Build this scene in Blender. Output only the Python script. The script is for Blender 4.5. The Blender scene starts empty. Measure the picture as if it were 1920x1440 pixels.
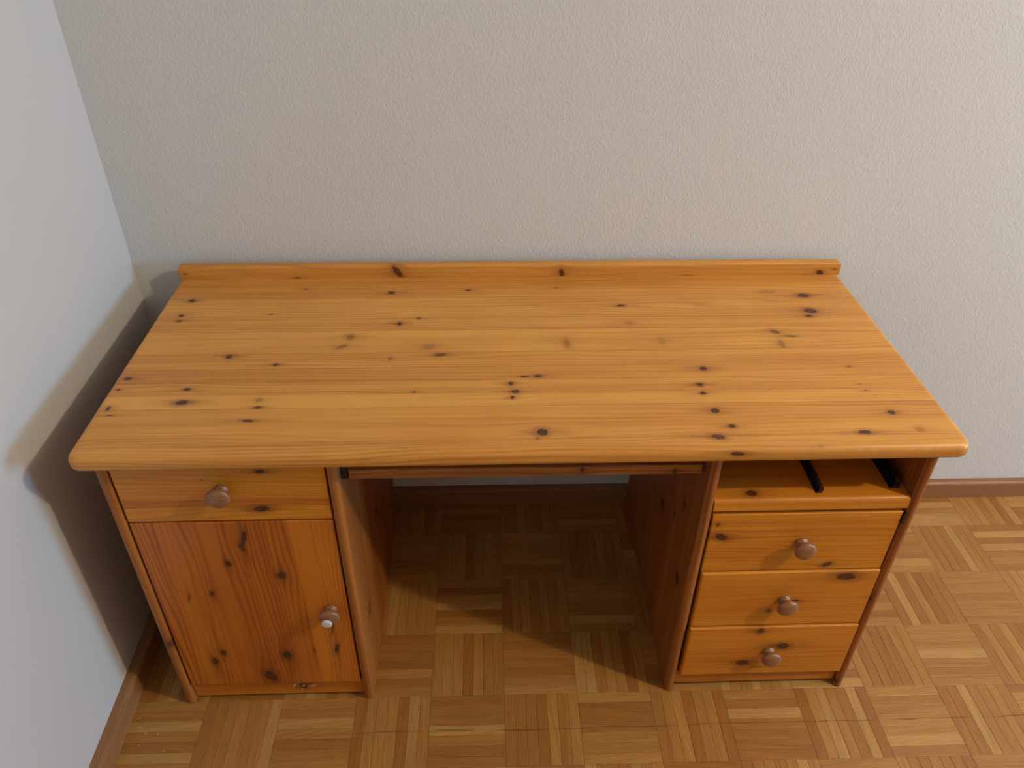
import bpy, math, random
import numpy as np
from mathutils import Matrix, Vector
random.seed(7); rng = np.random.default_rng(11)
C = bpy.context.scene.collection
sc = bpy.context.scene

# ------------------------------------------------------------------ camera, light, exposure
CAM = dict(x=0.6819, y=-0.9687, z=1.5738, yaw=0.0420, pitch=0.6188, roll=0.0122, f=1461.04, px=960.36, py=710.85)
def cam_axes():
    cy, sy = math.cos(CAM['yaw']), math.sin(CAM['yaw']); cp, sp = math.cos(CAM['pitch']), math.sin(CAM['pitch'])
    cr, sr = math.cos(CAM['roll']), math.sin(CAM['roll'])
    f = Vector((sy*cp, cy*cp, -sp)); r = Vector((cy, -sy, 0)); u = r.cross(f)
    return cr*r + sr*u, -sr*r + cr*u, f
CR, CU, CF = cam_axes()
CP = Vector((CAM['x'], CAM['y'], CAM['z']))
cd = bpy.data.cameras.new('camera'); cam = bpy.data.objects.new('camera', cd); C.objects.link(cam)
cd.sensor_width = 36; cd.lens = CAM['f']/1920*36; cd.clip_start = 0.02
cd.shift_x = -(CAM['px']-960)/1920; cd.shift_y = (CAM['py']-720)/1920
m = Matrix((CR, CU, -CF)).transposed().to_4x4(); m.translation = CP; cam.matrix_world = m
sc.camera = cam
sc.view_settings.view_transform = 'Standard'; sc.view_settings.look = 'None'
sc.view_settings.gamma = 1; sc.view_settings.use_curve_mapping = False
sc.view_settings.exposure = EXPOSURE = 0.0

w = bpy.data.worlds.new('world'); sc.world = w; w.use_nodes = True
w.node_tree.nodes['Background'].inputs[0].default_value = (0.6, 0.7, 0.9, 1)
w.node_tree.nodes['Background'].inputs[1].default_value = 0.05

def srgb(r, g, b):
    return tuple(((c/255)/12.92 if c/255 <= .04045 else ((c/255+.055)/1.055)**2.4) for c in (r, g, b))

# warm ceiling lamp, high up to the right and a little in front of the desk
lamp = bpy.data.lights.new('ceiling_bulb', 'POINT'); lamp.energy = 145; lamp.color = (1.0, 0.87, 0.65); lamp.shadow_soft_size = 0.045
lo = bpy.data.objects.new('ceiling_bulb', lamp); lo.location = (3.30, -1.06, 2.76); C.objects.link(lo)
# cool daylight through the window in the right-hand wall
win = bpy.data.lights.new('window_daylight', 'AREA'); win.shape = 'RECTANGLE'; win.size = 1.0; win.size_y = 1.1
win.energy = 114; win.color = (0.26, 0.60, 1.0)
wo = bpy.data.objects.new('window_daylight', win); C.objects.link(wo)
wo.location = (5.85, -1.0, 1.35)
wo.rotation_euler = Vector((-1, 0.17, -0.10)).to_track_quat('-Z', 'Z').to_euler()

# ------------------------------------------------------------------ materials
class NT:
    def __init__(s, name):
        s.m = bpy.data.materials.new(name); s.m.use_nodes = True; s.t = s.m.node_tree; s.n = s.t.nodes; s.n.clear()
        s.out = s.n.new('ShaderNodeOutputMaterial'); s.b = s.n.new('ShaderNodeBsdfPrincipled')
        s.t.links.new(s.b.outputs[0], s.out.inputs[0])
    def put(s, sock, v):
        if isinstance(v, bpy.types.NodeSocket): s.t.links.new(v, sock)
        elif v is not None:
            if isinstance(v, (tuple, list)) and len(v) == 3 and sock.type == 'RGBA': v = tuple(v)+(1,)
            sock.default_value = v
    def math(s, op, a, b=0.0, c=0.0, clamp=False):
        n = s.n.new('ShaderNodeMath'); n.operation = op; n.use_clamp = clamp
        s.put(n.inputs[0], a); s.put(n.inputs[1], b); s.put(n.inputs[2], c); return n.outputs[0]
    def mix(s, f, a, b, mode='MIX'):
        n = s.n.new('ShaderNodeMix'); n.data_type = 'RGBA'; n.blend_type = mode
        s.put(n.inputs[0], f); s.put(n.inputs[6], a); s.put(n.inputs[7], b); return n.outputs[2]
    def comb(s, x, y, z):
        n = s.n.new('ShaderNodeCombineXYZ'); s.put(n.inputs[0], x); s.put(n.inputs[1], y); s.put(n.inputs[2], z); return n.outputs[0]
    def sep(s, v):
        n = s.n.new('ShaderNodeSeparateXYZ'); s.put(n.inputs[0], v); return n.outputs
    def noise(s, v, scale=1, detail=2, rough=.5, dist=0):
        n = s.n.new('ShaderNodeTexNoise'); s.put(n.inputs['Vector'], v); n.inputs['Scale'].default_value = scale
        n.inputs['Detail'].default_value = detail; n.inputs['Roughness'].default_value = rough; n.inputs['Distortion'].default_value = dist
        return n.outputs['Fac']
    def attr(s, name, out='Vector'):
        n = s.n.new('ShaderNodeAttribute'); n.attribute_name = name; return n.outputs[out]
    def ramp(s, f, stops):
        n = s.n.new('ShaderNodeMapRange'); s.put(n.inputs[0], f)
        n.inputs[1].default_value, n.inputs[2].default_value, n.inputs[3].default_value, n.inputs[4].default_value = stops
        return n.outputs[0]
    def bump(s, h, strength, dist):
        n = s.n.new('ShaderNodeBump'); n.inputs['Strength'].default_value = strength; n.inputs['Distance'].default_value = dist
        s.put(n.inputs['Height'], h); s.put(s.b.inputs['Normal'], n.outputs[0])
    def set(s, **k):
        for a, v in k.items(): s.put(s.b.inputs[a.replace('_', ' ')], v)
        return s.m

def pine(name, light, mid, dark, rough=.36, ring=.6, coat=.14, freq=640):
    """lacquered pine: attributes gc = (along, across bent round the knots, seed), knot, halo, tint"""
    t = NT(name)
    a, x, sd = t.sep(t.attr('gc'))
    zs = t.math('MULTIPLY', sd, 7.31)
    # cathedral / straight latewood lines
    wob = t.noise(t.comb(t.math('MULTIPLY', a, 1.5), t.math('MULTIPLY', x, 12), zs), 1, 2, .45)
    ph = t.math('ADD', t.math('MULTIPLY', x, freq), t.math('MULTIPLY', wob, 48))
    wav = t.math('SINE', t.math('ADD', ph, t.math('MULTIPLY', sd, 5)))
    rings = t.math('POWER', t.math('MULTIPLY_ADD', wav, .5, .5), 3.2)
    presence = t.ramp(t.noise(t.comb(t.math('MULTIPLY', a, .9), t.math('MULTIPLY', x, 14), t.math('ADD', zs, 3.3)), 1, 2), (.40, .62, .10, 1))
    rings = t.math('MULTIPLY', rings, presence)
    band = t.noise(t.comb(t.math('MULTIPLY', a, .8), t.math('MULTIPLY', x, 38), t.math('ADD', zs, 1.7)), 1, 3, .6)
    fine = t.noise(t.comb(t.math('MULTIPLY', a, 9), t.math('MULTIPLY', x, 420), zs), 1, 2, .6)
    f = t.math('ADD', t.ramp(band, (.36, .66, 0, .50)), t.math('MULTIPLY', rings, .80*ring))
    f = t.math('ADD', f, t.math('MULTIPLY_ADD', fine, .40, -.20), clamp=True)
    f = t.math('ADD', f, t.attr('tint', 'Fac'), clamp=True)
    c = t.mix(f, light, mid)
    blot = t.noise(t.comb(t.math('MULTIPLY', a, 5), t.math('MULTIPLY', x, 11), t.math('ADD', zs, 9)), 1, 2)
    c = t.mix(t.ramp(blot, (.35, .75, 0, .30)), c, mid)
    halo = t.attr('halo', 'Fac'); kq = t.attr('kq', 'Fac'); kd = t.attr('kd', 'Fac')
    hn = t.noise(t.comb(t.math('MULTIPLY', a, 26), t.math('MULTIPLY', x, 260), zs), 1, 3)
    c = t.mix(t.math('MULTIPLY', halo, t.ramp(hn, (.3, .7, .15, 1))), c, dark)
    kn = t.noise(t.comb(t.math('MULTIPLY', a, 260), t.math('MULTIPLY', x, 300), zs), 1, 3, .65)
    kn2 = t.noise(t.comb(t.math('MULTIPLY', a, 900), t.math('MULTIPLY', x, 900), zs), 1, 2)
    q = t.math('ADD', kq, t.math('MULTIPLY_ADD', kn, 1.1, -.55))
    inside = t.ramp(q, (.70, 1.0, 1, 0))
    rim = t.math('MULTIPLY', t.ramp(q, (.25, .75, 0, 1)), inside)
    soft = t.ramp(kq, (.7, 2.1, .55, 0))
    kc = t.mix(t.ramp(kn2, (.35, .7, 0, 1)), (.13, .037, .010), (.050, .015, .006))
    kc = t.mix(t.math('MULTIPLY', rim, .85), kc, (.034, .010, .004))
    strong = t.ramp(kd, (.35, .75, 0, 1))
    kc = t.mix(strong, dark, kc)
    c = t.mix(t.math('MULTIPLY', soft, kd), c, dark)
    c = t.mix(t.math('MULTIPLY', inside, t.ramp(kd, (.1, .9, .15, .97))), c, kc)
    knot = t.math('MULTIPLY', inside, kd)
    # pale scratches and chips of bare wood
    c = t.mix(t.attr('wear', 'Fac'), c, (.80, .55, .30))
    t.bump(t.math('SUBTRACT', t.math('MULTIPLY', fine, .5), t.math('ADD', rings, t.math('MULTIPLY', knot, .6))), .22, .0006)
    t.set(Base_Color=c, Roughness=t.math('MULTIPLY_ADD', fine, .12, rough), Coat_Weight=coat, Coat_Roughness=.28)
    t.b.inputs['Specular IOR Level'].default_value = .4
    return t.m

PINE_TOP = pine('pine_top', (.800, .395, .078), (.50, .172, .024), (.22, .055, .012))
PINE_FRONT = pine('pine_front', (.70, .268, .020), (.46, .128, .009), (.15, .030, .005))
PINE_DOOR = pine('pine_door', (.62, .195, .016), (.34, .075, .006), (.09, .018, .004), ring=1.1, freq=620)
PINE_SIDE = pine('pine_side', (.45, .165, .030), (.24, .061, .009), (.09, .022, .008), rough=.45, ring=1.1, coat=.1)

def knob_mat():
    t = NT('beech_knob'); co = t.n.new('ShaderNodeTexCoord').outputs['Object']
    x, y, z = t.sep(co)
    g = t.noise(t.comb(t.math('MULTIPLY', x, 40), t.math('MULTIPLY', y, 40), t.math('MULTIPLY', z, 350)), 1, 3)
    t.set(Base_Color=t.mix(t.ramp(g, (.3, .7, 0, 1)), (.36, .165, .070), (.22, .085, .032)), Roughness=.38, Coat_Weight=.2)
    return t.m
KNOB = knob_mat()
def plain(name, col, rough, **k):
    t = NT(name); co = t.n.new('ShaderNodeTexCoord').outputs['Object']
    n = t.noise(co, 180, 3); t.bump(n, .15, .0005)
    t.set(Base_Color=t.mix(t.ramp(n, (.3, .7, 0, .35)), col, tuple(c*.7 for c in col)), Roughness=rough, **k); return t.m
BLACK = plain('black_plastic', (.012, .012, .013), .28)
WHITE = plain('white_plastic', (.72, .70, .66), .5)
CRUMB = plain('pale_crumb', (.7, .55, .35), .8)

def oak(name, strip, cols):
    t = NT(name)
    if strip:
        loc = t.attr('loc'); oi = t.n.new('ShaderNodeObjectInfo').outputs['Random']
        r = t.math('FRACT', t.math('ADD', t.math('MULTIPLY', oi, 17.77), t.attr('rnd', 'Fac')))
    else:
        loc = t.attr('loc'); r = t.attr('rnd', 'Fac')
    a, x, z = t.sep(loc); zs = t.math('MULTIPLY', r, 83.0)
    r2 = t.math('FRACT', t.math('MULTIPLY', r, 37.7)); r3 = t.math('FRACT', t.math('MULTIPLY', r, 91.3))
    wob = t.noise(t.comb(t.math('MULTIPLY', a, 6), t.math('MULTIPLY', x, 30), zs), 1, 2)
    tilt = t.math('MULTIPLY', a, t.math('MULTIPLY_ADD', r2, .24, -.12))
    xx = t.math('ADD', x, tilt)
    ph = t.math('ADD', t.math('MULTIPLY', xx, t.math('MULTIPLY_ADD', r3, 1100, 900)), t.math('MULTIPLY', wob, 26))
    wav = t.math('POWER', t.math('MULTIPLY_ADD', t.math('SINE', ph), .5, .5), 2)
    fine = t.noise(t.comb(t.math('MULTIPLY', a, 28), t.math('MULTIPLY', xx, 900), zs), 1, 3, .6)
    bandn = t.noise(t.comb(t.math('MULTIPLY', a, 4), t.math('MULTIPLY', xx, 110), zs), 1, 2)
    f = t.math('ADD', t.math('MULTIPLY', wav, .22), t.ramp(fine, (.35, .72, 0, .55)))
    f = t.math('ADD', f, t.ramp(bandn, (.3, .7, -.12, .2)), clamp=True)
    base = t.mix(t.math('POWER', r2, 1.3), cols[0], cols[1])
    base = t.mix(t.math('MULTIPLY', t.math('GREATER_THAN', r3, .91), .6), base, cols[3])
    c = t.mix(f, base, t.mix(.80, base, cols[2]))
    if strip:      # old scratch running across the strips
        g = t.n.new('ShaderNodeNewGeometry').outputs['Position']; px, py, pz = t.sep(g)
        wn = t.noise(t.comb(t.math('MULTIPLY', px, 3), 0, 0), 1, 3)
        dy = t.math('ABSOLUTE', t.math('SUBTRACT', py, t.math('MULTIPLY_ADD', wn, .022, -.060)))
        br = t.noise(t.comb(t.math('MULTIPLY', px, 14), 3, 0), 1, 2)
        mk = t.math('MULTIPLY', t.ramp(dy, (.0004, .0017, 1, 0)), t.ramp(br, (.36, .55, 0, .75)))
        mk = t.math('MULTIPLY', mk, t.math('GREATER_THAN', px, .38))
        c = t.mix(mk, c, (.05, .02, .008))
    t.bump(fine, .12, .0004)
    t.set(Base_Color=c, Roughness=t.math('MULTIPLY_ADD', fine, .15, .40), Coat_Weight=.12, Coat_Roughness=.3)
    return t.m
OAKC = ((.52, .252, .054), (.375, .144, .021), (.14, .048, .007), (.64, .38, .11))
OAK = oak('oak_parquet', True, OAKC)
SKIRT = oak('oak_skirting', False, ((.40, .19, .075), (.34, .155, .058), (.15, .06, .02), (.5, .3, .14)))

def plaster(name, col, scale, strength):
    t = NT(name); co = t.n.new('ShaderNodeTexCoord').outputs['Object']
    mp = t.n.new('ShaderNodeMapping'); mp.inputs['Scale'].default_value = (1, 1, .75); t.t.links.new(co, mp.inputs[0]); v = mp.outputs[0]
    n1 = t.noise(v, scale, 3, .55, .6); n2 = t.noise(v, scale*.33, 2); n3 = t.noise(v, 3, 2)
    h = t.math('ADD', t.ramp(n1, (.42, .66, 0, 1)), t.math('MULTIPLY', n2, .5))
    t.bump(h, strength, .0016)
    t.set(Base_Color=t.mix(t.ramp(n3, (.3, .7, 0, .15)), col, tuple(c*.93 for c in col)), Roughness=.85)
    t.b.inputs['Specular IOR Level'].default_value = .25
    return t.m
PLASTER = plaster('textured_plaster', (.70, .70, .685), 190, .30)  # lighter, cooler tone of the same white, standing in for cool fill light
PLASTER_L = plaster('plaster_toned_for_light', (.62, .61, .60), 190, .14)  # same white as the back wall, darkened to tame the lamp's direct light
PLAINW = plaster('warm_bounce_paint', (.62, .54, .46), 60, .1)  # unseen right wall and ceiling; warm tone put in to warm bounced light
DULLW = plain('bounce_cut_brown', (.26, .22, .18), .8)  # unseen front wall made dark to cut the bounced light
SUBFLOOR = plain('dark_joint', (.045, .022, .010), .9)

# ------------------------------------------------------------------ object helpers
WORG = {}
def link(name, me, parent=None, loc=(0, 0, 0), mat=None):
    o = bpy.data.objects.new(name, me); C.objects.link(o)
    loc = Vector(loc)
    if parent is not None:
        o.parent = parent; o.location = loc - WORG[parent.name]
    else: o.location = loc
    WORG[o.name] = loc
    if me is not None and mat is not None: me.materials.append(mat)
    return o
def thing(name, label, cat, loc, group=None):
    o = link(name, None, None, loc); o['label'] = label; o['category'] = cat
    if group: o['group'] = group
    return o
def sstep(x): x = np.clip(x, 0, 1); return x*x*(3-2*x)

def wood_attrs(me, al, ac, seed, tint, knots, wear=()):
    """al / ac: along and across grain per vertex; knots: (al, ac, r_al, r_ac, angle, darkness)"""
    n = len(al); x = ac.copy(); K = np.full(n, 4.0); KD = np.zeros(n); Hh = np.zeros(n); W = np.zeros(n)
    for (ka, kc, ra, rc, ang, d) in knots:
        near = (np.abs(al-ka) < 6*ra+.03) & (np.abs(ac-kc) < 4*rc+.02)
        if not near.any(): continue
        da = al[near]-ka; dc = ac[near]-kc
        th = math.radians(ang); ca, sa = math.cos(th), math.sin(th)
        u = (da*ca+dc*sa)/ra; v = (-da*sa+dc*ca)/rc
        q = np.sqrt(u*u+v*v)
        if d >= .5: x[near] -= dc*.75*np.exp(-(da/(2.6*ra+.004))**2-(dc/(1.7*rc+.002))**2)
        kk = K[near]; KD[near] = np.where(q < kk, d, KD[near]); K[near] = np.minimum(kk, q)
        hu = np.exp(-(da/(3.6*ra+.004))**2-(dc/(1.25*rc))**2)*.8*d
        Hh[near] = np.maximum(Hh[near], hu)
    for (ka, kc, ra, rc, ang, d) in wear:
        da = al-ka; dc = ac-kc; th = math.radians(ang); ca, sa = math.cos(th), math.sin(th)
        q = np.sqrt(((da*ca+dc*sa)/ra)**2+((-da*sa+dc*ca)/rc)**2)
        W = np.maximum(W, d*(1-sstep((q-.5)/.8)))
    def put(nm, t, arr):
        at = me.attributes.new(nm, t, 'POINT'); at.data.foreach_set('vector' if t == 'FLOAT_VECTOR' else 'value', np.asarray(arr, dtype=np.float32).ravel())
    put('gc', 'FLOAT_VECTOR', np.stack([al, x, np.full(n, seed)], 1)); put('kq', 'FLOAT', K); put('halo', 'FLOAT', Hh)
    put('kd', 'FLOAT', KD); put('tint', 'FLOAT', tint if np.ndim(tint) else np.full(n, tint)); put('wear', 'FLOAT', W)

def axis_samples(w, r0, r1, res):
    """sample positions across [0,w] with quarter-round profiles r0, r1 at the ends -> (pos, drop)"""
    a = np.linspace(0, math.pi/2, 6)
    p0 = r0*(1-np.cos(a)); d0 = r0*(1-np.sin(a))
    p1 = w-r1*(1-np.cos(a)); d1 = r1*(1-np.sin(a))
    n = max(1, int((w-r0-r1)/res))
    mid = np.linspace(r0, w-r1, n+1)[1:-1]
    return np.concatenate([p0, mid, p1[::-1]]), np.concatenate([d0, mid*0, d1[::-1]])

def grid_solid(P, back):
    """front sheet P (nu,nv,3) plus a boundary ring pushed to 'back' (function) and closed; returns mesh data"""
    nu, nv, _ = P.shape; idx = np.arange(nu*nv).reshape(nu, nv)
    F = np.stack([idx[:-1, :-1], idx[1:, :-1], idx[1:, 1:], idx[:-1, 1:]], -1).reshape(-1, 4).tolist()
    ring = list(idx[:, 0]) + list(idx[-1, 1:]) + list(idx[-2::-1, -1]) + list(idx[0, -2:0:-1])
    V = P.reshape(-1, 3); b = back(V[ring]); n = len(ring); o1 = len(V); o2 = o1+n
    for i in range(n):
        j = (i+1) % n; F.append([ring[j], ring[i], o1+i, o1+j])
    F.append([o2+i for i in range(n)][::-1])
    return np.concatenate([V, b, b]), F, ring

def mk_mesh(name, V, F, flip=False, smooth=True, flat_last=True):
    me = bpy.data.meshes.new(name)
    if flip: F = [f[::-1] for f in F]
    me.from_pydata(V.tolist(), [], F)
    if smooth:
        me.polygons.foreach_set('use_smooth', [True]*(len(F)-1)+[not flat_last])
    me.update(); return me

AX = {'x': np.array([1., 0, 0]), 'y': np.array([0, 1., 0]), 'z': np.array([0, 0, 1.]), '-x': np.array([-1., 0, 0]), '-y': np.array([0, -1., 0]), '-z': np.array([0, 0, -1.])}
def board(name, parent, mat, corner, size, U, Vv, N, r=(.001,)*4, res=.004, grain='u', knots=(), tint=0.0, seed=None, wear=(), off=(0, 0), bands=()):
    """corner: world position of the (u=0,v=0) corner of the FRONT face; size (w,h,t); N points out of the front.
       knots in world-like (u,v) measured with 'off' added: u+off[0], v+off[1]"""
    wd, h, t = size; U_, V_, N_ = AX[U], AX[Vv], AX[N]; corner = np.array(corner, float)
    pu, du = axis_samples(wd, r[0], r[1], res); pv, dv = axis_samples(h, r[2], r[3], res)
    A, B = np.meshgrid(pu, pv, indexing='ij'); D = np.maximum(du[:, None], dv[None, :])
    cen = U_*wd/2+V_*h/2-N_*t/2
    P = A[..., None]*U_+B[..., None]*V_-D[..., None]*N_-cen
    def back(R):
        d = R@N_; return R-np.outer(d+t/2, N_)
    Vt, F, ring = grid_solid(P, back)
    flip = np.dot(np.cross(U_, V_), N_) < 0
    me = mk_mesh(name, Vt, F, flip)
    # grain coordinates carry round the edges
    u = Vt@U_+wd/2+off[0]; v = Vt@V_+h/2+off[1]; dep = (t/2-Vt@N_)
    al, ac = (u, v) if grain == 'u' else (v, u)
    kk = [(k[0], k[1], k[2], k[3], k[4], k[5]) if grain == 'u' else (k[1], k[0], k[3], k[2], -k[4], k[5]) for k in knots]
    ww = [(k[0], k[1], k[2], k[3], k[4], k[5]) if grain == 'u' else (k[1], k[0], k[3], k[2], -k[4], k[5]) for k in wear]
    tn = np.full(len(al), float(tint))
    for (lo, hi, tv) in bands: tn = np.where((ac >= lo) & (ac < hi), tint+tv, tn)
    side = np.zeros(len(al)); side[len(pu)*len(pv):] = 1
    sg = seed if seed is not None else rng.random()*10
    wood_attrs(me, al, ac+np.sign(ac-ac.mean())*side*dep*.6, sg, tn, kk, ww)
    return link(name, me, parent, corner+cen, mat)

def lathe(name, prof, parent, loc, mat, seg=40, axis='y'):
    """prof: (radius, distance out of the front) pairs; turned about -y"""
    V = []; F = []
    for r, z in prof:
        for k in range(seg):
            a = 2*math.pi*k/seg; V.append((r*math.cos(a), -z, r*math.sin(a)))
    n = len(prof)
    for i in range(n-1):
        for k in range(seg):
            F.append([i*seg+k, i*seg+(k+1) % seg, (i+1)*seg+(k+1) % seg, (i+1)*seg+k])
    F.append([k for k in range(seg)][::-1]); F.append([(n-1)*seg+k for k in range(seg)])
    me = bpy.data.meshes.new(name); me.from_pydata(V, [], F); me.polygons.foreach_set('use_smooth', [True]*len(F)); me.update()
    return link(name, me, parent, loc, mat)
def prism(name, pts, axis, lo, hi, parent, loc, mat, smooth=False, bevel=0):
    """closed outline pts (2-D) swept along an axis"""
    n = len(pts); V = []
    for s in (lo, hi):
        for a, b in pts:
            V.append({'x': (s, a, b), 'y': (a, s, b), 'z': (a, b, s)}[axis])
    F = [[i, (i+1) % n, n+(i+1) % n, n+i] for i in range(n)]+[list(range(n))[::-1], [n+i for i in range(n)]]
    me = bpy.data.meshes.new(name); me.from_pydata(V, [], F); me.update()
    import bmesh
    bm = bmesh.new(); bm.from_mesh(me); bmesh.ops.recalc_face_normals(bm, faces=bm.faces)
    if bevel: bmesh.ops.bevel(bm, geom=list(bm.edges), offset=bevel, segments=2, affect='EDGES', profile=.5)
    bm.to_mesh(me); bm.free()
    return link(name, me, parent, loc, mat)
def box(name, lo, hi, parent, mat, bevel=0):
    c = [(a+b)/2 for a, b in zip(lo, hi)]; hx, hy, hz = [(b-a)/2 for a, b in zip(lo, hi)]
    return prism(name, [(-hx, -hy), (hx, -hy), (hx, hy), (-hx, hy)], 'z', -hz, hz, parent, c, mat, bevel=bevel)
K_TOP=[(0.056,0.5098,0.0068,0.0069,0,1),(0.0525,0.4477,0.0055,0.0054,0,1),(0.0548,0.4264,0.0065,0.0042,0,0.8),(0.2365,0.4487,0.0044,0.0033,20,0.6),(0.5066,0.4075,0.0055,0.0074,0,1),(0.5446,0.428,0.0033,0.0043,20,0.9),(0.4785,0.5376,0.0081,0.0072,0,0.9),(0.2897,0.5576,0.0047,0.0029,0,0.7),(0.4131,0.3582,0.0106,0.01,-35,0.5),(0.4011,0.3233,0.0135,0.0058,40,0.5),(0.1901,0.2919,0.0071,0.0074,20,1),(0.2854,0.2628,0.005,0.0045,0,1),(0.0247,0.2229,0.0078,0.0051,5,0.9),(0.0202,0.1882,0.0048,0.0033,0,0.8),(0.1428,0.1872,0.0077,0.0049,5,0.9),(0.1455,0.1473,0.0122,0.0078,5,1),(0.0232,0.133,0.0037,0.0062,0,0.9),(0.0334,0.1132,0.0073,0.0023,0,0.7),(0.2817,0.1304,0.0084,0.0039,0,0.8),(0.2795,0.1522,0.0075,0.0063,30,0.35),(0.2731,0.0931,0.0118,0.0037,-5,0.9),(0.5,0.2783,0.0015,0.0073,0,0.7),(0.5521,0.1703,0.0029,0.0033,20,0.7),(0.6462,0.5467,0.0059,0.0048,0,0.8),(0.8413,0.5532,0.0036,0.0024,0,0.6),(0.9734,0.4732,0.0103,0.0045,8,0.9),(0.5712,0.32,0.0136,0.0115,40,0.3),(0.5954,0.2912,0.0144,0.0056,5,0.75),(0.8442,0.3282,0.0074,0.0195,0,0.35),(1.0349,0.3324,0.0086,0.0157,0,0.2),(0.754,0.2146,0.0089,0.0034,5,1),(0.779,0.2158,0.008,0.0052,0,0.9),(0.7284,0.193,0.0049,0.0059,0,1),(0.7353,0.168,0.0077,0.0065,0,0.8),(0.7299,0.1504,0.0038,0.0048,0,1),(0.777,0.0514,0.0108,0.0099,10,1),(0.7678,0.0347,0.0018,0.0028,0,0.8),(0.9806,0.4029,0.01,0.0085,-20,0.25),(1.3822,0.5103,0.0154,0.0095,0,1),(1.3743,0.4436,0.016,0.0111,-12,1),(1.3639,0.4239,0.0079,0.0065,-10,0.9),(1.2729,0.362,0.012,0.0082,-30,0.6),(1.2982,0.3453,0.0141,0.004,-10,0.6),(1.2724,0.316,0.0064,0.0175,0,0.4),(1.3058,0.5283,0.0214,0.0096,0,0.25),(1.0954,0.2337,0.0081,0.0071,0,1),(1.0763,0.1823,0.0069,0.0059,0,1),(1.076,0.1559,0.0058,0.0049,0,1),(1.3766,0.2351,0.0031,0.0027,0,0.9),(1.3741,0.1777,0.004,0.0017,0,0.9),(1.3769,0.1576,0.003,0.002,0,0.9),(1.0854,0.1035,0.0085,0.0076,0,0.9),(1.1041,0.0598,0.0064,0.0051,0,1),(1.073,0.0319,0.0135,0.007,-10,0.8),(1.3968,0.0921,0.0076,0.0068,0,0.9),(1.3272,0.0389,0.0128,0.0057,0,1),(1.4249,0.0439,0.0083,0.0086,0,0.3),(1.2391,0.0046,0.0045,0.002,-45,0.8),(1.1002,-0.0111,0.0141,0.0053,-8,0.8)]
K_BACK=[(0.4867,0.7522,0.0072,0.0201,35,0.8),(0.2621,0.7366,0.0059,0.004,0,1),(0.8572,0.7465,0.0061,0.0108,10,0.8),(1.1444,0.7345,0.0062,0.0034,0,1),(1.4524,0.7415,0.01,0.0069,-10,0.9),(1.4849,0.7508,0.0019,0.002,0,1),(0.0156,0.7508,0.0018,0.002,0,1),(1.0191,0.7342,0.0025,0.0021,0,0.6)]
K_DRAWER_L=[(0.2953,0.6708,0.009,0.0049,0,1),(0.2826,0.5825,0.0158,0.0078,0,1),(0.1928,0.6535,0.0013,0.0018,0,1)]
K_DOOR=[(0.2382,0.5106,0.0048,0.0194,-15,1),(0.2306,0.4854,0.0048,0.0127,10,0.8),(0.1967,0.4415,0.0059,0.0073,0,1),(0.2888,0.4058,0.009,0.0091,0,1),(0.1494,0.3577,0.004,0.0078,0,0.9),(0.133,0.1712,0.0065,0.009,0,0.8),(0.1108,0.1428,0.0076,0.011,0,1),(0.2612,0.1588,0.0109,0.0127,0,0.9),(0.2163,0.0877,0.0134,0.019,20,0.9),(0.3671,0.1764,0.0044,0.0161,-15,0.9),(0.3665,0.2433,0.0021,0.0239,-15,0.6),(0.1036,0.3482,0.003,0.0126,-15,0.5),(0.3202,0.171,0.0022,0.009,0,0.5)]
K_PLINTH_L=[(0.2769,0.0382,0.0103,0.0099,0,1)]
K_DA=[(1.1201,0.4878,0.0152,0.0087,-30,0.9),(1.1086,0.5207,0.003,0.0042,0,1),(1.3415,0.4057,0.0117,0.0062,35,0.8)]
K_DB=[(1.3869,0.3733,0.0216,0.0111,-5,1),(1.3012,0.3033,0.0088,0.0033,0,0.9),(1.4618,0.3096,0.0044,0.0033,0,1),(1.2528,0.2732,0.0056,0.0068,0,0.5)]
K_DC=[(1.3044,0.1602,0.0151,0.0111,-5,1),(1.247,0.2128,0.0068,0.0089,0,1),(1.2284,0.1052,0.0165,0.0096,-5,0.9),(1.2572,0.0886,0.0142,0.0029,0,0.5)]
K_PANEL_R=[(0.3527,0.3233,0.0084,0.0127,0,0.6),(0.2747,0.3432,0.0152,0.0122,0,1),(0.1312,0.4813,0.009,0.0081,0,0.9),(0.1804,0.405,0.0066,0.0085,0,0.8),(0.3922,0.1447,0.0093,0.0103,0,0.8),(0.3073,0.1057,0.0086,0.009,0,0.6),(0.0908,0.3071,0.0121,0.0132,0,0.9)]
K_PANEL_L=[(0.3205,0.2852,0.0154,0.0129,0,0.9),(0.1177,0.1975,0.0146,0.0103,0,0.8),(0.156,0.443,0.007,0.0049,0,0.6)]
K_TRAY=[(0.8518,0.6421,0.0038,0.0063,0,1),(1.0177,0.6359,0.0039,0.0051,0,1)]
K_SHELF=[(1.1646,0.053,0.0117,0.0083,0,1)]

# ------------------------------------------------------------------ room
G = 0.1191; YW = 0.6487; DR = -0.0044; WR = 0.016
XR, YF, ZC = 6.0, -3.2, 2.95
def room(o, kind='structure'):
    o['kind'] = kind; return o
def place(o, lw=False):
    """turn a room piece (built square to the desk) by the small angle between desk and room"""
    R1 = Matrix.Translation((.75, 0, 0)) @ Matrix.Rotation(DR, 4, 'Z') @ Matrix.Translation((-.75, 0, 0))
    if lw: R1 = R1 @ Matrix.Translation((-G, YW, 0)) @ Matrix.Rotation(WR, 4, 'Z') @ Matrix.Translation((G, -YW, 0))
    o.matrix_world = R1 @ Matrix.Translation(o.location)
    return o
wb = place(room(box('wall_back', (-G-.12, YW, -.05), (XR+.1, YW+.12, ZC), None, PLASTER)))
wl = place(room(box('wall_left', (-G-.12, YF, -.05), (-G, YW, ZC), None, PLASTER_L)), True)
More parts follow.
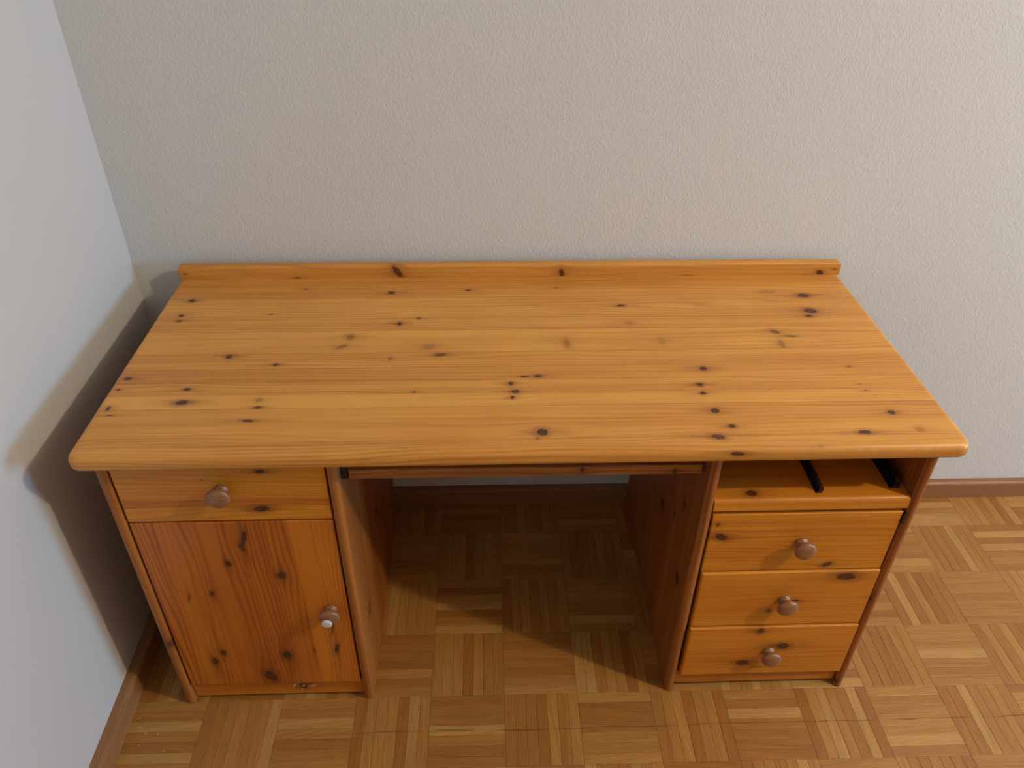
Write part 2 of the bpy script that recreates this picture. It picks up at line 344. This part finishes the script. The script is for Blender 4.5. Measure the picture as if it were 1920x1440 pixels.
wr = place(room(box('wall_right', (XR, YF, -.05), (XR+.12, YW, ZC), None, PLAINW)))
wf = place(room(box('wall_front', (-G-.2, YF-.12, -.05), (XR+.1, YF, ZC), None, DULLW)))
ce = place(room(box('ceiling', (-G-.2, YF-.1, ZC), (XR+.1, YW+.12, ZC+.1), None, PLAINW)))
fl = box('floor', (-G-.15, YF-.1, -.06), (XR+.1, YW+.1, -.0035), None, SUBFLOOR)
fl['kind'] = 'structure'; place(fl)
FLM = fl.matrix_world.copy()

# mosaic parquet: squares of seven strips, turned in alternate squares
S = 0.162; GX = -0.0953; GY = 0.0332; NS = 7; SW = S/NS; TH = .0045
def strip_mesh_data(L, Wd, ch=.0007, gap=.00022):
    a, b = L/2-gap, Wd/2-gap
    V = [(-a, -b, -TH), (a, -b, -TH), (a, b, -TH), (-a, b, -TH), (-a, -b, -ch*.5), (a, -b, -ch*.5), (a, b, -ch*.5), (-a, b, -ch*.5),
         (-a+ch, -b+ch, 0), (a-ch, -b+ch, 0), (a-ch, b-ch, 0), (-a+ch, b-ch, 0)]
    F = [(0, 1, 5, 4), (1, 2, 6, 5), (2, 3, 7, 6), (3, 0, 4, 7), (4, 5, 9, 8), (5, 6, 10, 9), (6, 7, 11, 10), (7, 4, 8, 11), (8, 9, 10, 11)]
    return np.array(V), F
def put_attr(me, nm, t, arr):
    at = me.attributes.new(nm, t, 'POINT'); at.data.foreach_set('vector' if t == 'FLOAT_VECTOR' else 'value', np.asarray(arr, dtype=np.float32).ravel())
sV, sF = strip_mesh_data(S, SW)
strip_me = bpy.data.meshes.new('parquet_strip'); strip_me.from_pydata(sV.tolist(), [], sF); strip_me.update()
put_attr(strip_me, 'loc', 'FLOAT_VECTOR', sV); put_attr(strip_me, 'rnd', 'FLOAT', np.zeros(len(sV))); strip_me.materials.append(OAK)
cells = []
for i in range(-1, 39):
    for j in range(-21, 4):
        vert = (i+j) % 2 == 0
        for k in range(NS):
            if vert: cx, cy, L, Wd = GX+i*S+(k+.5)*SW, GY+(j+.5)*S, S, SW
            else: cx, cy, L, Wd = GX+(i+.5)*S, GY+j*S+(k+.5)*SW, S, SW
            ex, ey = (Wd/2, L/2) if vert else (L/2, Wd/2)
            x0, x1, y0, y1 = max(cx-ex, -G-.004), min(cx+ex, XR), max(cy-ey, YF), min(cy+ey, YW+.004)
            if x1-x0 < .003 or y1-y0 < .003: continue
            whole = abs((x1-x0)-2*ex) < 1e-6 and abs((y1-y0)-2*ey) < 1e-6
            cells.append(((x0+x1)/2, (y0+y1)/2, (y1-y0) if vert else (x1-x0), (x1-x0) if vert else (y1-y0), vert, whole))
def to_px(p):
    d = p-CP; z = d.dot(CF)
    return None if z < .05 else (CAM['px']+CAM['f']*d.dot(CR)/z, CAM['py']-CAM['f']*d.dot(CU)/z)
BOXES = [((0, 0, .706), (1.5, .62, .765)), ((.02, .033, .0), (.427, .62, .72)), ((1.073, .033, 0), (1.475, .62, .72))]
def hidden(p):
    d = p-CP
    for lo, hi in BOXES:
        t0, t1 = 0, .999
        for a in range(3):
            if abs(d[a]) < 1e-9: continue
            ta, tb = (lo[a]-CP[a])/d[a], (hi[a]-CP[a])/d[a]
            if ta > tb: ta, tb = tb, ta
            t0, t1 = max(t0, ta), min(t1, tb)
        if t0 < t1: return True
    return False
def shown(c):
    cx, cy, L, Wd, vert, whole = c
    hx, hy = (Wd/2, L/2) if vert else (L/2, Wd/2)
    vis = 0
    for s in (-.9, 0, .9):
        for t_ in (-.8, .8):
            p = FLM @ (Vector((cx+s*hx, cy+t_*hy, 0))-FLM_LOC)
            q = to_px(p)
            if q and 0 <= q[0] <= 1920 and 0 <= q[1] <= 1440 and not hidden(p): vis += 1
    if not vis: return 0
    q = [to_px(FLM @ (Vector((cx+a*hx, cy+b*hy, 0))-FLM_LOC)) for a, b in ((-1, -1), (1, -1), (1, 1), (-1, 1))]
    if any(v is None for v in q): return 0
    return abs(sum(q[k][0]*q[(k+1) % 4][1]-q[(k+1) % 4][0]*q[k][1] for k in range(4)))/2*vis/6
FLM_LOC = Vector(((-G-.15+XR+.1)/2, (YF-.1+YW+.1)/2, (-.06-.0035)/2))
scored = sorted(((shown(c), n) for n, c in enumerate(cells)), reverse=True)
chosen = [n for s_, n in scored[:300] if s_ > 0]; cs = set(chosen)
srnd = random.Random(5)
def strip_frame(c):
    cx, cy, L, Wd, vert, whole = c
    flipr = srnd.random() < .5
    return Matrix.Translation(Vector((cx, cy, -srnd.random()*.0003))-FLM_LOC) @ Matrix.Rotation((math.pi/2 if vert else 0)+(math.pi if flipr else 0), 4, 'Z')
for n in chosen:
    c = cells[n]
    if c[5]: me = strip_me
    else:
        V_, F_ = strip_mesh_data(c[2], c[3]); me = bpy.data.meshes.new('parquet_strip'); me.from_pydata(V_.tolist(), [], F_); me.update()
        put_attr(me, 'loc', 'FLOAT_VECTOR', V_); put_attr(me, 'rnd', 'FLOAT', np.zeros(len(V_))); me.materials.append(OAK)
    o = bpy.data.objects.new('parquet_strip', me); C.objects.link(o); o.parent = fl; o.matrix_local = strip_frame(c)
VV, FF, LL, RR, base = [], [], [], [], 0
for n, c in enumerate(cells):
    if n in cs: continue
    V_, F_ = strip_mesh_data(c[2], c[3]); M = np.array(strip_frame(c))
    VV.append(V_@M[:3, :3].T+M[:3, 3]); FF += [tuple(i+base for i in f) for f in F_]; base += len(V_)
    LL.append(V_); RR.append(np.full(len(V_), srnd.random()))
me = bpy.data.meshes.new('parquet_strips'); me.from_pydata(np.concatenate(VV).tolist(), [], FF); me.update()
put_attr(me, 'loc', 'FLOAT_VECTOR', np.concatenate(LL)); put_attr(me, 'rnd', 'FLOAT', np.concatenate(RR)); me.materials.append(OAK)
o = bpy.data.objects.new('parquet_strips', me); C.objects.link(o); o.parent = fl; o['kind'] = 'stuff'

def skirting(name, L, d, h, loc, rotz, lw, seed):
    """oak skirting board with an eased top edge; local x along the wall, wall at y=0, room at -y"""
    prof = [(0, 0), (-d, 0), (-d, h-.007), (-d+.0015, h-.003), (-d+.006, h), (0, h)]
    n = len(prof); K = int(L/.4); V = []; 
    for s in range(K+1):
        for a, b in prof: V.append((L*s/K, a, b))
    F = [[s*n+i, (s+1)*n+i, (s+1)*n+(i+1) % n, s*n+(i+1) % n] for s in range(K) for i in range(n)]
    F += [list(range(n)), [K*n+i for i in range(n)][::-1]]
    me = bpy.data.meshes.new(name); me.from_pydata(V, [], F); me.update()
    V = np.array(V); put_attr(me, 'loc', 'FLOAT_VECTOR', np.stack([V[:, 0]*.5, V[:, 2]-V[:, 1], V[:, 0]*0], 1)); put_attr(me, 'rnd', 'FLOAT', np.full(len(V), seed))
    o = link(name, me, None, loc, SKIRT); o['kind'] = 'structure'
    R1 = Matrix.Translation((.75, 0, 0)) @ Matrix.Rotation(DR, 4, 'Z') @ Matrix.Translation((-.75, 0, 0))
    if lw: R1 = R1 @ Matrix.Translation((-G, YW, 0)) @ Matrix.Rotation(WR, 4, 'Z') @ Matrix.Translation((G, -YW, 0))
    o.matrix_world = R1 @ Matrix.Translation(loc) @ Matrix.Rotation(rotz, 4, 'Z'); return o
skirting('baseboard_back', XR+G, .0204, .0553, (-G, YW, 0), 0, False, .37)
skirting('baseboard_left', YW-YF, .0235, .0553, (-G, YF, 0), math.pi/2, True, .62)

# ------------------------------------------------------------------ desk
H, T, W_, D_ = .736, .030, 1.5, .6265
desk = thing('desk', 'knotty lacquered pine writing desk with two pedestals standing against the back wall', 'desk', (.75, .3, 0))
BS_Y = .6063
# tabletop: glued staves, bullnosed front, rounded front corners
def sd(x, y):
    """distance of (x,y) inside the outline of the top, with round front corners"""
    R = .020
    qx = np.minimum(x, W_-x); qy = y
    d = np.minimum(qx, qy)
    inc = (qx < R) & (qy < R)
    dc = R-np.sqrt(np.maximum((R-qx)**2+(R-qy)**2, 0))
    return np.where(inc, dc, d)
def ext(y):
    R = .020
    return np.where(y < R, R-np.sqrt(np.maximum(R*R-(R-y)**2, 0)), 0.0)
PR = .013
def top_height(d): 
    q = np.clip(PR-d, 0, PR); return H-PR+np.sqrt(np.maximum(PR*PR-q*q, 0))
core = box('tabletop', (.03, .03, H-T+.003), (W_-.03, D_-.01, H-.006), desk, PINE_TOP)
cme = core.data; cv = np.array([v.co[:] for v in cme.vertices]); wood_attrs(cme, cv[:, 0], cv[:, 1], 1., 0., ())
seams = [0, .035, .127, .168, .207, .250, .300, .383, .429, .517, D_]
tints = [.10, .05, -.10, -.04, .34, .02, -.03, .10, -.02, .06]
for k in range(len(seams)-1):
    y0, y1 = seams[k], seams[k+1]
    if k == 0:
        a = np.linspace(0, math.pi/2, 8); ys = np.concatenate([PR*(1-np.cos(a)), np.linspace(PR, y1, 11)[1:]])
    else: ys = np.linspace(y0, y1, max(3, int((y1-y0)/.0026))+1)
    a = np.linspace(0, math.pi/2, 8); xs0 = PR*(1-np.cos(a))
    fx = np.concatenate([xs0, np.linspace(PR, W_-PR, 600)[1:-1], (W_-xs0)[::-1]])
    X = np.zeros((len(fx), len(ys))); Y = np.zeros_like(X)
    for j, y in enumerate(ys):
        e = float(ext(np.array(y))); X[:, j] = e+(fx/W_)*(W_-2*e); Y[:, j] = y
    d = np.maximum(sd(X, Y), 0); Z = top_height(d)
    # very shallow V along each glue line
    g = np.zeros_like(Z)
    if k > 0: g = np.maximum(g, 1-(Y-y0)/.0009)
    if k < len(seams)-2: g = np.maximum(g, 1-(y1-Y)/.0009)
    Z = Z-np.clip(g, 0, 1)*.00016
    cen = np.array([W_/2, (y0+y1)/2, H-T/2]); P = np.stack([X, Y, Z], -1)-cen
    nu, nv = X.shape; idx = np.arange(nu*nv).reshape(nu, nv)
    F = np.stack([idx[:-1, :-1], idx[1:, :-1], idx[1:, 1:], idx[:-1, 1:]], -1).reshape(-1, 4).tolist()
    ring = list(idx[:, 0])+list(idx[-1, 1:])+list(idx[-2::-1, -1])+list(idx[0, -2:0:-1])
    Vt = P.reshape(-1, 3); n = len(ring); levels = []
    RB = .007
    Rg = Vt[ring]
    for (inset, zz) in ((0, -T/2+RB), (RB*.3, -T/2+RB*.3), (RB, -T/2)):
        L_ = Rg.copy(); L_[:, 2] = np.minimum(zz, L_[:, 2])
        L_[:, 0] -= np.sign(L_[:, 0])*inset*(np.abs(L_[:, 0]) > W_/2-.03)
        if k == 0: L_[:, 1] += inset*((L_[:, 1]+cen[1]) < .020)
        levels.append(L_)
    off = len(Vt); allV = [Vt]+levels+[levels[-1]]
    prev = ring
    for li in range(3):
        cur = [off+li*n+i for i in range(n)]
        F += [[prev[(i+1) % n], prev[i], cur[i], cur[(i+1) % n]] for i in range(n)]
        prev = cur
    F.append([off+3*n+i for i in range(n)][::-1])
    Vt = np.concatenate(allV); me = mk_mesh('stave', Vt, F)
    me.polygons.foreach_set('use_smooth', [True]*(len(F)-1)+[False])
    wd = Vt+cen; al = wd[:, 0]; dep = np.clip(H-wd[:, 2]-.0, 0, .03)
    ac = np.where(wd[:, 1] < .03, wd[:, 1]-dep, wd[:, 1])
    kn = [q for q in K_TOP if y0-.012 < q[1] < y1+.012 or (k == 0 and q[1] < .03)]
    tn = np.full(len(al), tints[k])
    if k == 4: tn = tints[k]*np.clip(1.1-al*.75, .15, 1)+.05
    if k == 1: tn = tn+.16*np.exp(-((wd[:, 1]-.115)/.02)**2)*np.clip(1-al/.6, 0, 1)
    wear = [(1.27+.03*q_, -.004-.001*(q_ % 3), .012, .0012, -8, .35) for q_ in range(8)]+[(.45+.07*q_, .001, .03, .0010, 0, .30) for q_ in range(7)] if k == 0 else ()
    wood_attrs(me, al, ac, 2.3+k*1.37, tn, kn, wear)
    link('stave', me, core, cen, PINE_TOP)

# backsplash ledge along the rear edge
bs = board('backsplash', desk, PINE_TOP, (0.0, BS_Y, H-.0005), (W_, .031, .0185), 'x', 'z', '-y', r=(.003, .003, .0006, .006), res=.0026, knots=[(a, b-H, c, d, e, f) for a, b, c, d, e, f in K_BACK], tint=.22, seed=4.4)
# soften the two upper corners of the ledge
me = bs.data; co = np.empty(len(me.vertices)*3, dtype=np.float32); me.vertices.foreach_get('co', co); co = co.reshape(-1, 3)
ee = W_/2-np.abs(co[:, 0]); top = co[:, 2].max(); q = np.clip(.010-ee, 0, .010); cap = top-.010+np.sqrt(np.maximum(.010**2-q**2, 0)); co[:, 2] = np.minimum(co[:, 2], np.maximum(cap, co[:, 2].min()))
me.vertices.foreach_set('co', co.ravel()); me.update()

FY = .036          # plane of drawer and door fronts
PZ = H-T           # top of the side panels
def side_panel(label, x0, x1, face, knots, tint, seed):
    """upright panel with a bullnosed front edge; 'face' is the broad side that shows"""
    y0, y1, hw = .031, BS_Y, (x1-x0)/2; s = 1 if face == 'right' else -1
    a = np.linspace(0, math.pi, 13)
    near = np.arange(y1, y0+hw, -.005)                       # shown face, from the rear forwards
    far = np.linspace(y0+hw, y1, 6)[1:]
    px = np.concatenate([np.full(len(near), s*hw), s*hw*np.cos(a), np.full(len(far), -s*hw)])
    py = np.concatenate([near, y0+hw-hw*np.sin(a), far])
    pc = np.concatenate([near, y0+hw-hw*a, y0+hw-hw*math.pi-(far-y0-hw)])
    zs = np.linspace(0, PZ, 142); nz = len(zs); n = len(px)
    V = np.zeros((nz, n, 3)); V[..., 0] = px; V[..., 1] = py; V[..., 2] = zs[:, None]
    cen = np.array([(x0+x1)/2, (y0+y1)/2, PZ/2]); V[..., 1] -= cen[1]; V[..., 2] -= cen[2]
    idx = np.arange(nz*n).reshape(nz, n); nx = np.roll(idx, -1, 1)
    F = np.stack([idx[:-1], nx[:-1], nx[1:], idx[1:]], -1).reshape(-1, 4).tolist()
    smooth = [True]*len(F); m_ = nz*n; V = V.reshape(-1, 3); V = np.concatenate([V, V[:n], V[-n:]])
    F += [[m_+i for i in range(n)][::-1], [m_+n+i for i in range(n)]]; smooth += [False, False]
    if s > 0: F = [f[::-1] for f in F]
    me = bpy.data.meshes.new('side_panel'); me.from_pydata(V.tolist(), [], F); me.polygons.foreach_set('use_smooth', smooth); me.update()
    import bmesh
    bm = bmesh.new(); bm.from_mesh(me); bmesh.ops.recalc_face_normals(bm, faces=bm.faces)
    for e in bm.edges:                                        # keep the rear corners crisp
        if len(e.link_faces) == 2 and e.calc_face_angle(0) > .9: e.smooth = False
    bm.to_mesh(me); bm.free()
    al = V[:, 2]+cen[2]; ac = np.concatenate([np.tile(pc, nz), pc, pc])
    tn = np.full(len(al), float(tint))
    for q in range(10): tn = np.where((ac >= .031+.06*q) & (ac < .091+.06*q), tint+(-.10, .12, .0, .2, -.05, .1, .15, -.1, .05, .1)[q], tn)
    wood_attrs(me, al, ac, seed, tn, [(k[1], k[0], k[3], k[2], -k[4], k[5]) for k in knots])
    return link('side_panel', me, desk, cen, PINE_SIDE)
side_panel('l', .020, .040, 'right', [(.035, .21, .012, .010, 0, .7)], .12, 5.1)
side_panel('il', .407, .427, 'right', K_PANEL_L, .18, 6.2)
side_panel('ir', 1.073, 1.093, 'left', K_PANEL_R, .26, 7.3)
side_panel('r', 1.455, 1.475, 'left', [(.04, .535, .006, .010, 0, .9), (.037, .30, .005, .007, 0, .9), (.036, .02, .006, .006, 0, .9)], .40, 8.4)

# carcass behind the fronts
def inner(name, lo, hi, seed, mat=None, tint=.2):
    """plain board seen only in part: horizontal shelf, bottom or back"""
    dx, dy, dz = [b-a for a, b in zip(lo, hi)]
    if dy < dz: return board(name, desk, mat or PINE_SIDE, (lo[0], lo[1], lo[2]), (dx, dz, dy), 'x', 'z', '-y', r=(.0006,)*4, res=.02, tint=tint, seed=seed)
    return board(name, desk, mat or PINE_SIDE, (lo[0], lo[1], hi[2]), (dx, dy, dz), 'x', 'y', 'z', r=(.0006,)*4, res=.02, tint=tint, seed=seed)
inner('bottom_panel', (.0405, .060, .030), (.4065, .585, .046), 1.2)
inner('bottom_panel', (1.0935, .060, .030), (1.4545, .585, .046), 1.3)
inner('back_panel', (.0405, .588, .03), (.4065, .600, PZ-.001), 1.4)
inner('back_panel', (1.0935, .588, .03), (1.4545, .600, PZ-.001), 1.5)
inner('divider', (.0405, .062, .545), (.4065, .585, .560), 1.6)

# plinths
board('plinth', desk, PINE_FRONT, (.0405, .043, .010), (.366, .049, .016), 'x', 'z', '-y', r=(.001, .001, .002, .002), res=.003, tint=.45, seed=3.1, off=(.0405, .010),
      knots=K_PLINTH_L, wear=[(.258, .040, .0016, .010, -35, .8), (.266, .050, .008, .0012, 10, .7), (.277, .0385, .004, .003, 0, .8), (.292, .036, .010, .0014, 12, .6), (.304, .040, .012, .0012, 8, .5), (.30, .032, .008, .001, -10, .5), (.272, .028, .004, .001, -30, .7), (.279, .054, .001, .004, 0, .7)])
board('plinth', desk, PINE_FRONT, (1.0935, .043, .014), (.361, .047, .016), 'x', 'z', '-y', r=(.001, .001, .002, .002), res=.004, tint=.5, seed=3.6)

# turned knobs: one outline, used five times
KP = [(.0105, 0), (.0125, .0010), (.0125, .0030), (.0098, .0048), (.0086, .0075), (.0088, .0105), (.0110, .0130), (.0160, .0152), (.0196, .0182), (.0208, .0215), (.0203, .0245), (.0178, .0272), (.0130, .0292), (.0070, .0302), (.0020, .0305)]
def knob(parent, x, z, y=FY):
    return lathe('knob', KP, parent, (x, y, z), KNOB)

def front(kind, x0, x1, z0, z1, mat, knots, tint, seed, rad, bands=(), y=FY, grain='u', t=.018):
    return board(kind, desk, mat, (x0, y, z0), (x1-x0, z1-z0, t), 'x', 'z', '-y', r=rad, res=.0022, grain=grain, knots=knots, tint=tint, seed=seed, off=(x0, z0), bands=bands)
def drawer_box(dr, x0, x1, z0, z1):
    t = .012
    V = []; pts = [(x0+.008, x0+.008+t, FY+.018, .56), (x1-.008-t, x1-.008, FY+.018, .56)]
    for a, b, c, d in pts: box('drawer_side', (a, c+.0005, z0+.012), (b, d, z1-.02), dr, PLY)
    box('drawer_bottom', (x0+.021, FY+.0185, z0+.012), (x1-.021, .56, z0+.017), dr, PLY)
PLY = plain('pale_plywood', (.42, .24, .10), .6)

d1 = front('drawer', .0435, .4045, .555, .7045, PINE_FRONT, K_DRAWER_L, -.22, 9.1, (.0015, .0015, .0015, .0015), bands=[(.588, .606, .65), (.606, .625, .20)])
drawer_box(d1, .0435, .4045, .555, .7045); knob(d1, .2225, .630)
# cupboard door: upright staves around a thin core
dx0, dx1, dz0, dz1 = .0435, .4045, .0595, .5505
door = box('door', (dx0+.003, FY+.004, dz0+.003), (dx1-.003, FY+.018, dz1-.003), desk, PINE_DOOR)
cv = np.array([v.co[:] for v in door.data.vertices]); wood_attrs(door.data, cv[:, 2], cv[:, 0], 1., 0., ())
ds = [dx0, .066, .108, .155, .242, .323, dx1]; dt = [.1, .16, .02, .30, .18, -.22]
for k in range(6):
    a, b = ds[k], ds[k+1]
    o = board('stave', door, PINE_DOOR, (a, FY, dz0), (b-a, dz1-dz0, .0178), 'x', 'z', '-y', r=(.0015 if k == 0 else .0003, .0015 if k == 5 else .0003, .0015, .0015), res=.0022, grain='v', off=(a, dz0),
              knots=[q for q in K_DOOR if a-.015 < q[0] < b+.015], tint=dt[k], seed=11+k*1.9)
kb = knob(door, .371, .305)
lathe('pad', [(.0085, 0), (.0100, .0012), (.0104, .0030), (.0098, .0046), (.0070, .0056), (.0020, .0059)], door, (.3665, FY-.0285, .2985), WHITE, 28)['label'] = 'white round pad on the door knob'

# right pedestal: open compartment over three drawers
sh = board('shelf', desk, PINE_FRONT, (1.0935, .0345, .583), (.361, .545, .026), 'x', 'y', 'z', r=(.0006, .0006, .009, .001), res=.0032, tint=-.02, seed=12.2, off=(1.0935, .0345), knots=K_SHELF)
d2 = front('drawer', 1.0965, 1.4520, .3920, .5455, PINE_FRONT, K_DA, .02, 13.7, (.002, .002, .002, .002))
d3 = front('drawer', 1.0985, 1.4520, .2275, .3890, PINE_FRONT, K_DB, -.04, 14.9, (.004, .002, .002, .004), y=.032, t=.020)
d4 = front('drawer', 1.0985, 1.4520, .0645, .2235, PINE_FRONT, K_DC, .02, 16.3, (.004, .002, .002, .004), y=.028, t=.020)
for d_, z0, z1, kz, yy in ((d2, .392, .5455, .469, FY), (d3, .2275, .389, .308, .032), (d4, .0645, .2235, .144, .028)):
    drawer_box(d_, 1.0985, 1.452, z0, z1); knob(d_, 1.2775, kz, yy)
# dark end of a drawer runner beside the top drawer
r_ = box('drawer_runner', (1.4530, .0335, .518), (1.4600, .060, .5440), desk, BLACK); r_['label'] = 'black drawer runner beside the top drawer'

# pull-out tray under the middle of the top
tray = board('keyboard_tray', desk, PINE_SIDE, (.4385, .058, .628), (.629, .022, .016), 'x', 'z', '-y', r=(.002, .002, .003, .003), res=.0026, tint=-.12, seed=17.1, off=(.4385, .628), knots=K_TRAY)
tb = board('tray_board', tray, PINE_SIDE, (.4445, .0745, .640), (.611, .40, .012), 'x', 'y', 'z', r=(.001,)*4, res=.02, tint=.2, seed=17.9)
for xa, xb, yy in ((.4275, .4375, .052), (1.0625, 1.0725, .082)):
    prism('tray_runner', [(yy, .636), (yy+.008, .628), (.47, .628), (.47, .668), (yy+.008, .668), (yy, .660)], 'x', 0, xb-xa, tray, (xa, 0, 0), BLACK, bevel=.0012)['label'] = 'black plastic tray runner'

# ------------------------------------------------------------------ toothed black rails lying in the open compartment
def rail(label, x, y, ln, z0, wd, hh, ang):
    r0 = thing('toothed_rail', label, 'rail', (x, y, z0), 'black toothed rails in the open compartment')
    pr = [(-wd/2, 0), (wd/2, 0), (wd/2-.001, hh*.30), (wd*.12, hh), (-wd*.18, hh), (-wd/2+.001, hh*.30)]
    b = prism('spine', pr, 'y', 0, ln, r0, (x, y, z0), BLACK, bevel=.0006)
    for v_ in b.data.vertices:
        if v_.co.y < .002 and v_.co.z > hh*.2: v_.co.z *= .45; v_.co.x *= .8
    first = None
    n = int((ln-.008)/.0125)
    for k in range(n):
        yy = .006+k*.0125
        if first is None:
            first = prism('tooth', [(0, -hh*.04), (wd*.62, -.0), (wd*.70, hh*.32), (wd*.30, hh*1.16), (0, hh*1.20)], 'y', -.0019, .0019, r0, (x, y+yy, z0+hh*.06), BLACK)
        else:
            t2 = first.copy(); C.objects.link(t2); t2.parent = r0; t2.location = (0, yy, hh*.06)
    r0.rotation_euler = (0, 0, ang); return r0
rail('black toothed plastic rail lying along the middle of the open compartment shelf', 1.2890, .050, .30, .5832, .013, .014, 0.0)
rail('black toothed plastic rail against the right side of the open compartment', 1.4330, .060, .30, .5832, .018, .018, 0.0)

# ------------------------------------------------------------------ crumbs on the floor left of the desk
import bmesh
bm = bmesh.new()
for (cx, cy, s_) in ((-.062, -.022, .0018), (-.069, .0, .0014), (-.045, -.036, .0022), (-.072, -.002, .0012), (-.02, -.037, .0016), (.005, -.075, .0013), (.12, -.02, .0012), (-.05, -.062, .0014)):
    mt = Matrix.Translation((cx, cy, s_*.5)) @ Matrix.Rotation(cx*90, 4, 'Z') @ Matrix.Diagonal((1.3, .8, .5, 1))
    bmesh.ops.create_icosphere(bm, subdivisions=1, radius=s_, matrix=mt)
me = bpy.data.meshes.new('crumbs'); bm.to_mesh(me); bm.free()
o = link('crumbs', me, None, (0, 0, 0), CRUMB); o['kind'] = 'stuff'; o['label'] = 'pale crumbs on the parquet beside the left pedestal'; o['category'] = 'crumbs'
